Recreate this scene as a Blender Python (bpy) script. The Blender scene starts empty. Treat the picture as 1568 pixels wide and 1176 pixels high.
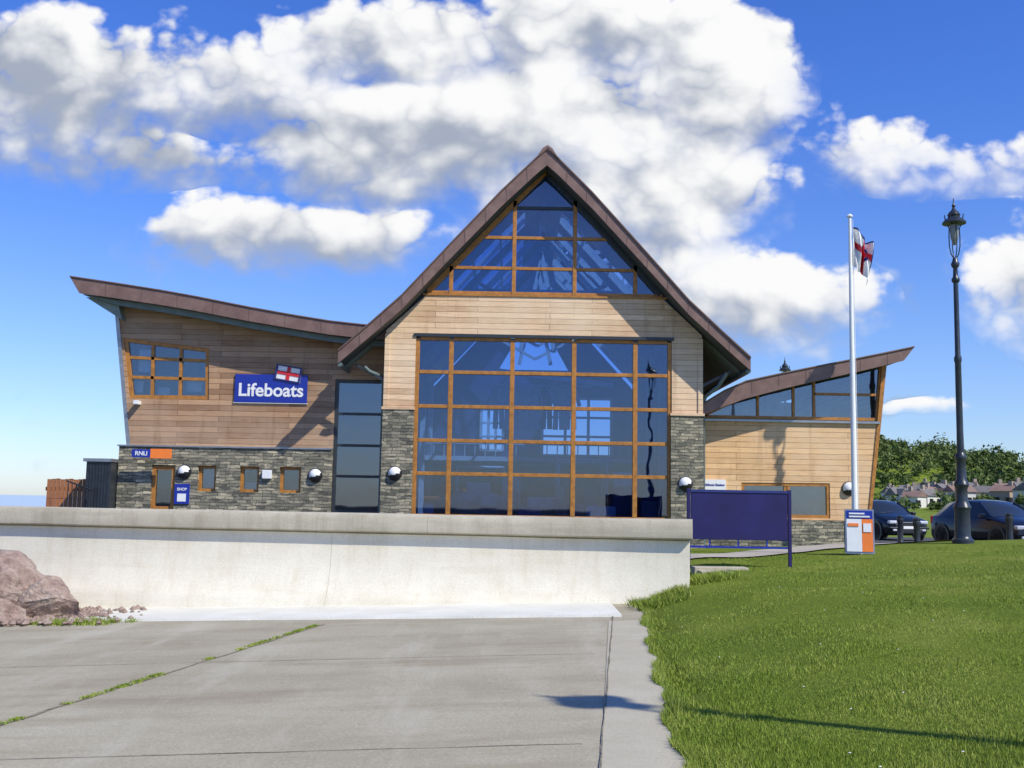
import bpy, bmesh, math, random
import numpy as np
from mathutils import Matrix, Vector, noise as mnoise
random.seed(7); rng=np.random.default_rng(7)
scene=bpy.context.scene; COL=scene.collection
# ------------------------------------------------------------------ helpers
def link(o,parent=None):
    COL.objects.link(o)
    if parent is not None: o.parent=parent
    return o
def empty(name,loc=(0,0,0),rotz=0):
    e=bpy.data.objects.new(name,None); e.location=loc; e.rotation_euler[2]=rotz; COL.objects.link(e); return e
def mesh_obj(name,verts,faces,mats,parent=None,midx=None,smooth=False):
    me=bpy.data.meshes.new(name); me.from_pydata(verts,[],faces)
    if not isinstance(mats,(list,tuple)): mats=[mats]
    for m in mats: me.materials.append(m)
    if midx is not None: me.polygons.foreach_set('material_index',midx)
    if smooth: me.polygons.foreach_set('use_smooth',[True]*len(me.polygons))
    me.update()
    return link(bpy.data.objects.new(name,me),parent)
def bevel(o,w=.01,seg=2):
    m=o.modifiers.new('b','BEVEL'); m.width=w; m.segments=seg; m.limit_method='ANGLE'; return o
def box(name,x0,x1,y0,y1,z0,z1,mat,parent=None,bev=0):
    v=[(x0,y0,z0),(x1,y0,z0),(x1,y1,z0),(x0,y1,z0),(x0,y0,z1),(x1,y0,z1),(x1,y1,z1),(x0,y1,z1)]
    f=[(0,3,2,1),(4,5,6,7),(0,1,5,4),(1,2,6,5),(2,3,7,6),(3,0,4,7)]
    o=mesh_obj(name,v,f,mat,parent)
    if bev: bevel(o,bev)
    return o
def prism(name,outer,y0,y1,mat,parent=None,holes=()):
    """vertical slab: polygon in (x,z) extruded from y0 to y1, with openings"""
    cu=bpy.data.curves.new(name,'CURVE'); cu.dimensions='2D'; cu.fill_mode='BOTH'; cu.extrude=abs(y1-y0)/2
    for poly in [outer]+list(holes):
        s=cu.splines.new('POLY'); s.points.add(len(poly)-1); s.use_cyclic_u=True
        for i,p in enumerate(poly): s.points[i].co=(p[0],p[1],0,1)
    tmp=bpy.data.objects.new('tmp',cu)
    me=bpy.data.meshes.new_from_object(tmp); bpy.data.objects.remove(tmp)
    me.transform(Matrix.Translation((0,(y0+y1)/2,0))@Matrix.Rotation(math.pi/2,4,'X'))
    me.materials.clear(); me.materials.append(mat)
    for p in me.polygons: p.use_smooth=False
    me.name=name
    return link(bpy.data.objects.new(name,me),parent)
def bar(name,a,b,w,d,mat,parent=None,yc=None):
    a=Vector(a); b=Vector(b); t=(b-a); t.normalize()
    yv=Vector((0,1,0)); 
    if abs(t.y)>.9: yv=Vector((1,0,0))
    s=t.cross(yv).normalized(); yv=s.cross(t).normalized()
    vs=[]
    for e in (a,b):
        for i,j in ((-1,-1),(1,-1),(1,1),(-1,1)):
            vs.append(e+s*(w/2*i)+yv*(d/2*j))
    f=[(0,1,2,3),(7,6,5,4),(0,4,5,1),(1,5,6,2),(2,6,7,3),(3,7,4,0)]
    return mesh_obj(name,[tuple(v) for v in vs],f,mat,parent)
def tube(name,pts,r,mat,parent=None,res=6,cyc=False):
    cu=bpy.data.curves.new(name,'CURVE'); cu.dimensions='3D'; cu.bevel_depth=r; cu.bevel_resolution=res//2; cu.use_fill_caps=True
    s=cu.splines.new('POLY'); s.points.add(len(pts)-1); s.use_cyclic_u=cyc
    for i,p in enumerate(pts): s.points[i].co=(*p,1)
    tmp=bpy.data.objects.new('tmp',cu); me=bpy.data.meshes.new_from_object(tmp); bpy.data.objects.remove(tmp)
    me.materials.clear(); me.materials.append(mat); me.name=name
    for p in me.polygons: p.use_smooth=True
    return link(bpy.data.objects.new(name,me),parent)
def lathe(name,prof,mat,parent=None,seg=20,loc=(0,0,0),axis='Z'):
    vs=[];fs=[]
    for r,z in prof:
        for i in range(seg):
            a=2*math.pi*i/seg; vs.append((r*math.cos(a),r*math.sin(a),z))
    for j in range(len(prof)-1):
        for i in range(seg):
            k=(i+1)%seg; fs.append((j*seg+i,j*seg+k,(j+1)*seg+k,(j+1)*seg+i))
    fs.append(tuple(range(seg))[::-1]); fs.append(tuple((len(prof)-1)*seg+i for i in range(seg)))
    M=Matrix.Identity(4)
    if axis=='Y': M=Matrix.Rotation(math.pi/2,4,'X')
    if axis=='X': M=Matrix.Rotation(math.pi/2,4,'Y')
    M=Matrix.Translation(loc)@M
    vs=[tuple(M@Vector(v)) for v in vs]
    o=mesh_obj(name,vs,fs,mat,parent,smooth=True)
    m=o.modifiers.new('e','EDGE_SPLIT'); m.split_angle=math.radians(40)
    return o
def text(name,body,size,x,y,z,mat,parent=None,off=0.0,align='LEFT',rot=0,ext=.004):
    cu=bpy.data.curves.new(name,'FONT'); cu.body=body; cu.size=size; cu.offset=off; cu.extrude=ext; cu.align_x=align
    tmp=bpy.data.objects.new('tmp',cu); me=bpy.data.meshes.new_from_object(tmp); bpy.data.objects.remove(tmp)
    me.transform(Matrix.Translation((x,y,z))@Matrix.Rotation(rot,4,'Y')@Matrix.Rotation(math.pi/2,4,'X'))
    me.materials.clear(); me.materials.append(mat); me.name=name
    return link(bpy.data.objects.new(name,me),parent)
def sm(t): t=max(0,min(1,t)); return t*t*(3-2*t)

# ------------------------------------------------------------------ materials
class NT:
    def __init__(s,name):
        s.m=bpy.data.materials.new(name); s.m.use_nodes=True; s.t=s.m.node_tree; s.n=s.t.nodes; s.l=s.t.links
        s.b=s.n['Principled BSDF']; s.out=s.n['Material Output']
    def N(s,ty,**k):
        x=s.n.new(ty)
        for a,b in k.items(): setattr(x,a,b)
        return x
    def L(s,a,b): s.l.new(a,b)
    def coord(s,scale=(1,1,1)):
        tc=s.N('ShaderNodeTexCoord'); mp=s.N('ShaderNodeMapping'); mp.inputs['Scale'].default_value=scale
        s.L(tc.outputs['Object'],mp.inputs[0]); return mp.outputs[0]
    def noise(s,vec,scale,detail=4,rough=.55,dist=0):
        x=s.N('ShaderNodeTexNoise'); x.inputs['Scale'].default_value=scale; x.inputs['Detail'].default_value=min(detail,5)
        x.inputs['Roughness'].default_value=rough; x.inputs['Distortion'].default_value=dist
        if vec is not None: s.L(vec,x.inputs['Vector'])
        return x
    def ramp(s,fac,stops):
        r=s.N('ShaderNodeValToRGB'); cr=r.color_ramp
        while len(cr.elements)<len(stops): cr.elements.new(.5)
        for e,(p,c) in zip(cr.elements,stops):
            e.position=p; e.color=(*c,1) if len(c)==3 else c
        s.L(fac,r.inputs[0]); return r.outputs[0]
    def mix(s,a,b,fac,mode='MIX'):
        x=s.N('ShaderNodeMix'); x.data_type='RGBA'; x.blend_type=mode
        for v,i in ((fac,0),(a,6),(b,7)):
            if hasattr(v,'links') or hasattr(v,'is_linked'): s.L(v,x.inputs[i])
            else: x.inputs[i].default_value=v if i==0 else (*v,1)
        return x.outputs[2]
    def math(s,op,a,b=0.0,c=None):
        x=s.N('ShaderNodeMath',operation=op)
        for i,v in enumerate((a,b,c)):
            if v is None: continue
            if hasattr(v,'is_linked'): s.L(v,x.inputs[i])
            else: x.inputs[i].default_value=v
        return x.outputs[0]
    def bump(s,h,strength=.4,dist=.02):
        x=s.N('ShaderNodeBump'); x.inputs['Strength'].default_value=strength; x.inputs['Distance'].default_value=dist
        s.L(h,x.inputs['Height']); s.L(x.outputs[0],s.b.inputs['Normal'])
    def facade(s):
        tc=s.N('ShaderNodeTexCoord'); sp=s.N('ShaderNodeSeparateXYZ'); s.L(tc.outputs['Object'],sp.inputs[0])
        cb=s.N('ShaderNodeCombineXYZ'); s.L(s.math('ADD',sp.outputs[0],sp.outputs[1]),cb.inputs[0]); s.L(sp.outputs[2],cb.inputs[1])
        return cb.outputs[0],sp
def simple(name,col,rough=.6,metal=0,var=.15,scale=6,spec=None):
    t=NT(name); n=t.noise(t.coord(),scale,3)
    lo=tuple(c*(1-var) for c in col); hi=tuple(min(1,c*(1+var)) for c in col)
    t.L(t.ramp(n.outputs[0],[(.3,lo),(.7,hi)]),t.b.inputs['Base Color'])
    t.b.inputs['Roughness'].default_value=rough; t.b.inputs['Metallic'].default_value=metal
    if spec is not None: t.b.inputs['Specular IOR Level'].default_value=spec
    return t.m
def planks(name,c1,c2,stain,hr=.142):
    t=NT(name); v,sp=t.facade()
    br=t.N('ShaderNodeTexBrick'); t.L(v,br.inputs['Vector']); br.offset=.37; br.offset_frequency=2
    br.inputs['Scale'].default_value=1; br.inputs['Brick Width'].default_value=2.9; br.inputs['Row Height'].default_value=hr
    br.inputs['Mortar Size'].default_value=.006; br.inputs['Mortar Smooth'].default_value=.3; br.inputs['Bias'].default_value=0
    br.inputs['Color1'].default_value=(*c1,1); br.inputs['Color2'].default_value=(*c2,1)
    br.inputs['Mortar'].default_value=(c1[0]*.24,c1[1]*.21,c1[2]*.2,1)
    mp=t.N('ShaderNodeMapping'); mp.inputs['Scale'].default_value=(1.2,26,1); t.L(v,mp.inputs[0])
    g=t.noise(mp.outputs[0],2.2,6,.65)
    c=t.mix(br.outputs[0],t.ramp(g.outputs[0],[(.25,(.58,.56,.54)),(.7,(1.15,1.13,1.1))]),.85,'MULTIPLY')
    big=t.noise(v,.55,5,.65)
    c=t.mix(c,stain,t.ramp(big.outputs[0],[(.40,(0,0,0)),(.68,(.55,.55,.55))]))
    dk=t.noise(t.coord((3.5,3.5,.35)),1.0,5,.7)
    c=t.mix(c,(c2[0]*.5,c2[1]*.42,c2[2]*.34),t.ramp(dk.outputs[0],[(.54,(0,0,0)),(.8,(.6,.6,.6))]))
    t.L(c,t.b.inputs['Base Color']); t.b.inputs['Roughness'].default_value=.75; t.b.inputs['Specular IOR Level'].default_value=.2
    z=t.math('FRACT',t.math('DIVIDE',sp.outputs[2],hr)); h=t.math('SUBTRACT',1.0,z)
    h2=t.math('MULTIPLY',h,t.math('SUBTRACT',1.0,br.outputs[1])); t.bump(t.math('ADD',h2,t.math('MULTIPLY',g.outputs[0],.15)),.5,.02)
    return t.m
def stone(name,cols):
    t=NT(name); v,sp=t.facade()
    w=t.noise(v,3.0,3); vm=t.N('ShaderNodeVectorMath',operation='MULTIPLY_ADD'); t.L(w.outputs[1],vm.inputs[0]); vm.inputs[1].default_value=(.12,.09,0); t.L(v,vm.inputs[2])
    br=t.N('ShaderNodeTexBrick'); t.L(vm.outputs[0],br.inputs['Vector']); br.offset=.43; br.squash=1.6; br.squash_frequency=3
    br.inputs['Scale'].default_value=1; br.inputs['Brick Width'].default_value=.24; br.inputs['Row Height'].default_value=.08
    br.inputs['Mortar Size'].default_value=.006; br.inputs['Mortar Smooth'].default_value=.5
    br.inputs['Color1'].default_value=(0,0,0,1); br.inputs['Color2'].default_value=(1,1,1,1); br.inputs['Mortar'].default_value=(.02,.02,.02,1)
    mp=t.N('ShaderNodeMapping'); mp.inputs['Scale'].default_value=(4.2,13,1); t.L(vm.outputs[0],mp.inputs[0])
    vo=t.N('ShaderNodeTexVoronoi'); vo.inputs['Scale'].default_value=1; t.L(mp.outputs[0],vo.inputs[0])
    k=t.math('MULTIPLY_ADD',br.outputs[0],.5,t.math('MULTIPLY',t.noise(v,18,4).outputs[0],.5))
    c=t.ramp(k,[(.12,cols[0]),(.35,cols[1]),(.6,cols[2]),(.85,cols[3])])
    hs=t.N('ShaderNodeSeparateColor'); t.L(vo.outputs[1],hs.inputs[0])
    c=t.mix(c,t.ramp(hs.outputs[0],[(.1,(.5,.5,.47)),(.9,(1.5,1.42,1.25))]),.85,'MULTIPLY')
    c=t.mix(c,(.04,.038,.03),br.outputs[1])
    t.L(c,t.b.inputs['Base Color']); t.b.inputs['Roughness'].default_value=.9
    t.bump(t.math('ADD',t.math('SUBTRACT',1.0,br.outputs[1]),t.math('MULTIPLY',hs.outputs[1],.6)),.8,.04)
    return t.m
def concrete(name,lo,hi,streak=(.5,.47,.4),vertical=True,amount=.5,fine=60):
    t=NT(name); v=t.coord(); n=t.noise(v,1.3,7,.65); f=t.noise(v,fine,3,.6)
    c=t.ramp(n.outputs[0],[(.3,lo),(.7,hi)])
    c=t.mix(c,t.ramp(f.outputs[0],[(.35,(.88,.88,.88)),(.65,(1.08,1.08,1.07))]),.8,'MULTIPLY')
    if vertical:
        s=t.noise(t.coord((2.2,2.2,.16)),2.5,6,.7); c=t.mix(c,streak,t.ramp(s.outputs[0],[(.5,(0,0,0)),(.8,(amount,)*3)]))
        s2=t.noise(t.coord((.25,.25,3.0)),1.6,6,.7); c=t.mix(c,streak,t.ramp(s2.outputs[0],[(.5,(0,0,0)),(.8,(amount*.8,)*3)]))
    t.L(c,t.b.inputs['Base Color']); t.b.inputs['Roughness'].default_value=.85; t.b.inputs['Specular IOR Level'].default_value=.25
    t.bump(t.math('ADD',n.outputs[0],t.math('MULTIPLY',f.outputs[0],.3)),.25,.02)
    return t.m
def glassmat(name,tint,refl=.12):
    t=NT(name); t.n.remove(t.b)
    tr=t.N('ShaderNodeBsdfTransparent'); tr.inputs[0].default_value=(*tint,1)
    gl=t.N('ShaderNodeBsdfGlossy'); gl.inputs['Roughness'].default_value=.01; gl.inputs[0].default_value=(.85,.92,1,1)
    nz=t.noise(t.coord(),.9,2); bp=t.N('ShaderNodeBump'); bp.inputs['Strength'].default_value=.08; bp.inputs['Distance'].default_value=.05
    t.L(nz.outputs[0],bp.inputs['Height']); t.L(bp.outputs[0],gl.inputs['Normal'])
    fr=t.N('ShaderNodeFresnel'); fr.inputs[0].default_value=1.5
    fac=t.math('ADD',fr.outputs[0],refl); mx=t.N('ShaderNodeMixShader')
    t.L(fac,mx.inputs[0]); t.L(tr.outputs[0],mx.inputs[1]); t.L(gl.outputs[0],mx.inputs[2]); t.L(mx.outputs[0],t.out.inputs[0])
    return t.m

M_hallwood=planks('cladding_pale',(.84,.60,.38),(.60,.40,.235),(.78,.64,.46))
M_leftwood=planks('cladding_brown',(.52,.32,.185),(.30,.175,.10),(.48,.36,.25))
M_rightwood=planks('cladding_orange',(.82,.53,.27),(.62,.39,.20),(.74,.58,.38))
M_stone=stone('slate_stone',[(.10,.10,.08),(.18,.175,.14),(.29,.27,.205),(.44,.40,.30)])
M_frame=simple('timber_frame',(.40,.17,.03),.45,var=.25,scale=9)
M_darkframe=simple('dark_frame',(.03,.035,.04),.4)
t=NT('roof_copper')
n1=t.noise(t.coord((1,1,1)),2.2,5,.7)
t.L(t.ramp(n1.outputs[0],[(.25,(.14,.08,.062)),(.5,(.20,.12,.095)),(.75,(.27,.17,.135))]),t.b.inputs['Base Color']); t.b.inputs['Roughness'].default_value=.5; t.b.inputs['Metallic'].default_value=.15; t.bump(n1.outputs[0],.15,.02); M_copper=t.m
M_seam=simple('roof_seam',(.14,.085,.068),.5)
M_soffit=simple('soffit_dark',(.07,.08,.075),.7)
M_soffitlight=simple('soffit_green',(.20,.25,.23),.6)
M_gutter=simple('gutter_green',(.12,.16,.15),.4)
M_glass=glassmat('hall_glass',(.48,.62,.84),.06)
M_glass2=glassmat('window_glass',(.72,.80,.88),.09)
M_inwhite=simple('interior_white',(.66,.69,.70),.6)
M_ingreen=simple('interior_green',(.28,.38,.34),.6)
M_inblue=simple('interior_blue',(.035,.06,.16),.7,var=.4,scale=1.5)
M_infloor=simple('interior_floor',(.14,.15,.18),.5)
M_white=simple('white_paint',(.8,.8,.78),.4,var=.04)
M_black=simple('black_plastic',(.02,.02,.022),.4)
M_signblue=simple('sign_blue',(.012,.03,.30),.35,var=.06)
M_boardblue=simple('board_blue',(.012,.008,.085),.5,var=.25,scale=2)
M_orange=simple('sign_orange',(.9,.22,.03),.45,var=.05)
M_red=simple('red',(.6,.02,.03),.5,var=.1)
M_navy=simple('navy',(.02,.03,.16),.5)
M_metal=simple('galvanised',(.35,.36,.37),.4,.7)
M_lamp=simple('lamp_paint',(.025,.032,.042),.35,var=.3)
M_frost=simple('lamp_globe',(.22,.23,.22),.25)
M_fence=planks('fence_wood',(.42,.17,.07),(.30,.11,.05),(.4,.2,.1),hr=.5)
M_wallconc=concrete('seawall_concrete',(.72,.66,.51),(.82,.77,.62),(.54,.44,.27),True,.38)
M_coping=concrete('coping_concrete',(.41,.37,.27),(.55,.50,.38),(.24,.20,.14),True,.6)
M_apron=concrete('apron_concrete',(.62,.60,.51),(.74,.72,.63),vertical=False)
t=NT('slipway_concrete'); v=t.coord(); n=t.noise(v,.45,8,.62); f=t.noise(v,45,4,.7); st=t.noise(t.coord((.3,1.3,1)),1.1,7,.7)
c=t.ramp(n.outputs[0],[(.28,(.325,.285,.20)),(.5,(.39,.35,.25)),(.72,(.45,.41,.305))])
c=t.mix(c,t.ramp(f.outputs[0],[(.3,(.72,.72,.72)),(.7,(1.17,1.17,1.15))]),.85,'MULTIPLY')
c=t.mix(c,(.25,.205,.13),t.ramp(st.outputs[0],[(.48,(0,0,0)),(.72,(.7,.7,.7))]))
lp=t.noise(t.coord((1.3,.25,1)),1.2,6,.65); c=t.mix(c,(.51,.475,.375),t.ramp(lp.outputs[0],[(.52,(0,0,0)),(.72,(.5,.5,.5))]))
vo=t.N('ShaderNodeTexVoronoi'); vo.inputs['Scale'].default_value=2.3; t.L(v,vo.inputs[0])
c=t.mix(c,(.12,.10,.07),t.ramp(vo.outputs[0],[(.0,(.8,.8,.8)),(.045,(0,0,0))]))
t.L(c,t.b.inputs['Base Color']); t.b.inputs['Roughness'].default_value=.9; t.b.inputs['Specular IOR Level'].default_value=.2
t.bump(t.math('ADD',f.outputs[0],n.outputs[0]),.35,.015); M_slip=t.m
M_joint=simple('joint_dark',(.19,.165,.11),.95,var=.5,scale=20)
t=NT('grass_turf'); v=t.coord(); n=t.noise(v,.7,5,.6); f=t.noise(v,28,5,.75)
c=t.ramp(n.outputs[0],[(.3,(.12,.175,.022)),(.55,(.175,.23,.032)),(.75,(.26,.28,.065))])
c=t.mix(c,t.ramp(f.outputs[0],[(.3,(.5,.55,.45)),(.7,(1.3,1.25,1.1))]),.85,'MULTIPLY')
t.L(c,t.b.inputs['Base Color']); t.b.inputs['Roughness'].default_value=.95; t.b.inputs['Specular IOR Level'].default_value=.1; t.bump(f.outputs[0],.8,.05); M_turf=t.m
def leafy(name,c1,c2,c3,ns=.5):
    t=NT(name); g=t.N('ShaderNodeNewGeometry'); n=t.noise(t.coord(),ns,3,.6)
    k=t.math('MULTIPLY_ADD',g.outputs['Random Per Island'],.4,t.math('MULTIPLY',n.outputs[0],.6))
    t.L(t.ramp(k,[(.22,c1),(.5,c2),(.78,c3)]),t.b.inputs['Base Color']); t.b.inputs['Roughness'].default_value=.7; t.b.inputs['Specular IOR Level'].default_value=.15
    return t.m
M_blade=leafy('grass_blades',(.115,.185,.016),(.21,.285,.034),(.40,.42,.11),.9)
M_leaf=leafy('tree_leaves',(.045,.075,.02),(.095,.14,.035),(.19,.22,.07),.07)
M_asph=concrete('asphalt',(.06,.06,.06),(.09,.09,.088),vertical=False)
M_path=concrete('path_concrete',(.36,.32,.26),(.45,.41,.34),vertical=False)
t=NT('sea'); n=t.noise(t.coord((.05,.2,1)),1,5)
t.b.inputs['Base Color'].default_value=(.42,.52,.60,1); t.b.inputs['Roughness'].default_value=.6; t.bump(n.outputs[0],.3,.4); M_sea=t.m  # distance haze is put into the sea's pale blue base colour
t=NT('boulder_rock'); n=t.noise(t.coord(),2.2,5,.7); f=t.noise(t.coord(),14,5,.7)
c=t.ramp(n.outputs[0],[(.3,(.20,.13,.10)),(.5,(.40,.285,.225)),(.72,(.54,.46,.37))]); c=t.mix(c,t.ramp(f.outputs[0],[(.3,(.6,.6,.6)),(.7,(1.2,1.2,1.2))]),.8,'MULTIPLY')
t.L(c,t.b.inputs['Base Color']); t.b.inputs['Roughness'].default_value=.9; t.bump(f.outputs[0],.9,.08); M_rock=t.m
M_carblue=simple('car_paint_navy',(.010,.014,.028),.15,.3,var=.05)
M_cardark=simple('car_paint_dark',(.012,.016,.025),.18,.3,var=.05)
M_carglass=simple('car_glass',(.02,.025,.03),.05,var=.05)
M_tyre=simple('tyre',(.02,.02,.02),.85)
M_chrome=simple('chrome',(.6,.6,.6),.2,.9)
M_lens=simple('headlamp_lens',(.6,.62,.65),.1,.3)
M_house=simple('render_white',(.66,.63,.57),.8,var=.12,scale=.05)
M_houseb=simple('render_buff',(.36,.28,.21),.8,var=.12,scale=.05)
M_houseroof=simple('slate_roof',(.16,.145,.135),.8,scale=1)
M_housered=simple('tile_roof',(.22,.14,.11),.8,scale=1)

# ------------------------------------------------------------------ terrain
def zslip(x,y): return .046*max(x,-14)+.004*y
def xedge(y): return 1.07+(y-6.6)*.094
def wally(x): return 16.4-(x-2.73)*.182
def hground(x,y):
    xe=xedge(min(y,17))
    g=zslip(min(x,14),min(y,25))
    if x<xe-.05 and y<wally(x)+.6:
        base=g-.35
    else:
        lift=.25*sm((x-xe)/2.6)*sm((y-5)/10)+.02
        lift+=.16*sm((y-14)/2.5)*sm((x-xe)/.7)*(1-sm((x-3.2)/1.5))
        base=g+lift
        if y>17 and x<3: base=base+(.45-base)*sm((3-x)/1.5)
        t=sm((y-26)/2.2); base=base*(1-t)+.45*t
        if y>=wally(x)+.6 and x<-2: base=.45
    if x<-13.2: base=base+( -3.6-base)*sm((-13.2-x)/8)*sm((y-15)/8 if y>15 else 0)
    base+= .02*mnoise.noise(Vector((x*.8,y*.8,0))) if (x>xe+.3) else 0
    if y>60:
        s=sm((x-40)/60)
        crest=18.6-6.5*sm((x-120)/40)+1.2*math.sin(x*.09)
        rise=.15*sm((y-120)/100)+.85*sm((y-240)/85)
        base+= crest*rise*s
    return base
xs=[-4000,-1500,-600,-200,-80,-40,-25]+list(np.arange(-20,20.01,.4))+[22,25,30,36,45]+list(np.arange(55,260,8.0))+[300,500,1500,4000]
ys=[-60,-30,-12]+list(np.arange(-6,36.01,.4))+[40,45,52,60,75,90,110,130]+list(np.arange(150,340,12.0))+[360,450,700,1500,4000]
V=[];F=[];mi=[]
nx,ny=len(xs),len(ys)
for y in ys:
    for x in xs: V.append((float(x),float(y),hground(float(x),float(y))))
for j in range(ny-1):
    for i in range(nx-1):
        F.append((j*nx+i,j*nx+i+1,(j+1)*nx+i+1,(j+1)*nx+i))
        cx=(xs[i]+xs[i+1])/2; cy=(ys[j]+ys[j+1])/2
        mi.append(1 if (29.6<cy<44 and cx>-14) or (cy>wally(cx)+.3 and cx<2.0 and cx>-14 and cy<44) else 0)
ground=mesh_obj('ground',V,F,[M_turf,M_asph],midx=mi,smooth=True)
mesh_obj('sea',[(-4000,-60,-2.4),(-15,-60,-2.4),(-15,4000,-2.4),(-4000,4000,-2.4)],[(0,1,2,3)],M_sea)
V=[];F=[]; ysl=list(np.arange(-14,19.01,1.0)); 
N=24
for y in ysl:
    xe=xedge(min(y,17)); 
    for i in range(N+1):
        x=-24+(xe+24)*i/N
        yy=min(y,wally(x)-.25); V.append((x,yy,zslip(x,yy)))
for j in range(len(ysl)-1):
    for i in range(N): a=j*(N+1)+i; F.append((a,a+1,a+N+2,a+N+1))
slip=mesh_obj('slipway',V,F,M_slip,smooth=True)
def strip(name,pts,w,mat,lift=.004,zf=zslip,jit=0,parent=None,step=.25):
    P=[]
    for a,b in zip(pts[:-1],pts[1:]):
        L=math.dist(a,b); n=max(1,int(L/step))
        for i in range(n): P.append((a[0]+(b[0]-a[0])*i/n,a[1]+(b[1]-a[1])*i/n))
    P.append(pts[-1]); V=[];F=[]
    for k,p in enumerate(P):
        q=P[min(k+1,len(P)-1)]; o=P[max(k-1,0)]
        t=Vector((q[0]-o[0],q[1]-o[1],0)).normalized(); s=Vector((-t.y,t.x,0))
        j=jit*mnoise.noise(Vector((p[0]*3,p[1]*3,k*.37))); ww=w*max(.15,1+1.3*mnoise.noise(Vector((k*.6,p[0],2)))) if jit else w
        for sgn in (-1,1):
            x=p[0]+s.x*(j+sgn*ww/2); y=p[1]+s.y*(j+sgn*ww/2); V.append((x,y,zf(x,y)+lift))
    for k in range(len(P)-1): F.append((2*k,2*k+1,2*k+3,2*k+2))
    return mesh_obj(name,V,F,mat,parent)
jp=empty('slipway_joints')
strip('joint_a',[(.15,2.0),(.56,6.6),(1.40,14.6)],.012,M_joint,parent=jp,jit=.01,lift=.011)
strip('joint_b',[(-2.45,14.6),(-3.9,8.0),(-5.0,2.8)],.03,M_joint,parent=jp,jit=.03)
strip('joint_c',[(-12,7.3),(-4.0,7.25),(.5,7.2)],.011,M_joint,parent=jp,jit=.02)
strip('joint_d',[(-12,11.6),(-3.2,11.4),(.9,11.2)],.011,M_joint,parent=jp,jit=.02)
V=[];F=[]
for k,y in enumerate(np.arange(-4,14.5,.6)):
    x0=.56+(y-6.6)*.0966+.01; x1=xedge(y)+.01
    V+= [(x0,y,zslip(x0,y)+.006),(x1,y,zslip(x1,y)+.006)]
for k in range(len(V)//2-1): F.append((2*k,2*k+1,2*k+3,2*k+2))
mesh_obj('slipway_edge_beam',V,F,concrete('edge_concrete',(.40,.36,.26),(.49,.45,.34),vertical=False))
V=[];F=[]
for k,x in enumerate(np.arange(-20,2.0,.5)):
    yw=wally(x)-.2; ya=yw-1.95+.03*mnoise.noise(Vector((x,0,0)))
    for y,l in ((ya-.02,-.02),(ya,.03),(yw,.035)): V.append((x,y,zslip(x,y)+l))
n=len(V)//3
for k in range(n-1):
    for q in (0,1): F.append((3*k+q,3*k+3+q,3*k+4+q,3*k+1+q))
mesh_obj('wall_apron',V,F,M_apron)

# ------------------------------------------------------------------ sea wall
wall=empty('sea_wall')
prof=[(-.50,-.75),(-.48,.0),(-.42,.12),(-.335,.34),(-.28,.60),(-.255,.88),(-.25,1.075),(.22,1.075),(.22,-.75)]
cop=[(-.345,1.10),(-.365,1.12),(-.37,1.30),(-.335,1.37),(-.26,1.395),(.26,1.39),(.30,1.35),(.30,1.10)]
def extr(name,prof,xa,xb,mat,n,tol=0):
    V=[];F=[];m=len(prof)
    for i in range(n+1):
        x=xa+(xb-xa)*i/n
        for (d,z) in prof:
            V.append((x+.18*d,wally(x)+d*.98,z+ tol*mnoise.noise(Vector((x*.7,d*3,z*2)))))
    for i in range(n):
        for k in range(m):
            a=i*m+k;b=i*m+(k+1)%m; F.append((a,b,b+m,a+m))
    F.append(tuple(range(m))[::-1]); F.append(tuple(n*m+k for k in range(m)))
    o=mesh_obj(name,V,F,mat,wall,smooth=True); md=o.modifiers.new('e','EDGE_SPLIT'); md.split_angle=math.radians(35)
    return o
edges=[-24,-12.5,-2.75,2.72]
for i,(a,b) in enumerate(zip(edges[:-1],edges[1:])): extr('panel_%d'%i,prof,a+.0025,b-.0025,M_wallconc,40,tol=.006)
extr('coping_bed_strip',[(-.23,1.06),(-.23,1.115),(.2,1.115),(.2,1.06)],-24,2.70,M_coping,60)
ce=[-24,-16,-8.6,-1.2,2.76]
for i,(a,b) in enumerate(zip(ce[:-1],ce[1:])): extr('coping_%d'%i,cop,a+.002,b-.002,M_coping,30,tol=.010)

# ------------------------------------------------------------------ lifeboat station
ST=empty('lifeboat_station')
CX=.79; YH=27.0; YB=26.4; YE=40.0
RP=[(0,10.47),(.25,10.25),(1.15,9.35),(2.37,8.0),(3.58,6.64),(4.45,5.83),(5.1,5.24)]
def zroof(d):
    d=abs(d)
    for a,b in zip(RP[:-1],RP[1:]):
        if d<=b[0]: return a[1]+(b[1]-a[1])*(d-a[0])/(b[0]-a[0])
    return RP[-1][1]
TH=.40
th=lambda d:TH*(1-.25*(d/5.1))
top=[(CX-d,z) for d,z in RP[::-1]]+[(CX+d,z) for d,z in RP[1:]]
bot=[(CX+d,z-th(d)) for d,z in RP[::-1]]+[(CX-d,z-th(d)) for d,z in RP[1:]]
prism('hall_roof_fascia',top+bot,YB,YB+.07,M_copper,ST)
def deck(nm,da,db,y0,y1):
    ds=[da]+[d for d,_ in RP if da<d<db]+[db]
    for s in (-1,1):
        A=[(CX+s*d,zroof(d)-.03) for d in ds]; B=[(CX+s*d,zroof(d)-th(d)+.16) for d in ds[::-1]]; C=[(CX+s*d,zroof(d)-th(d)+.02) for d in ds[::-1]]
        prism(nm,A+B,y0,y1,M_copper,ST); B2=[(x,z-.004) for x,z in B]
        prism(nm+'_soffit',B2[::-1]+C,y0+.002,y1,M_soffit if y0<YH else M_ingreen,ST)
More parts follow.
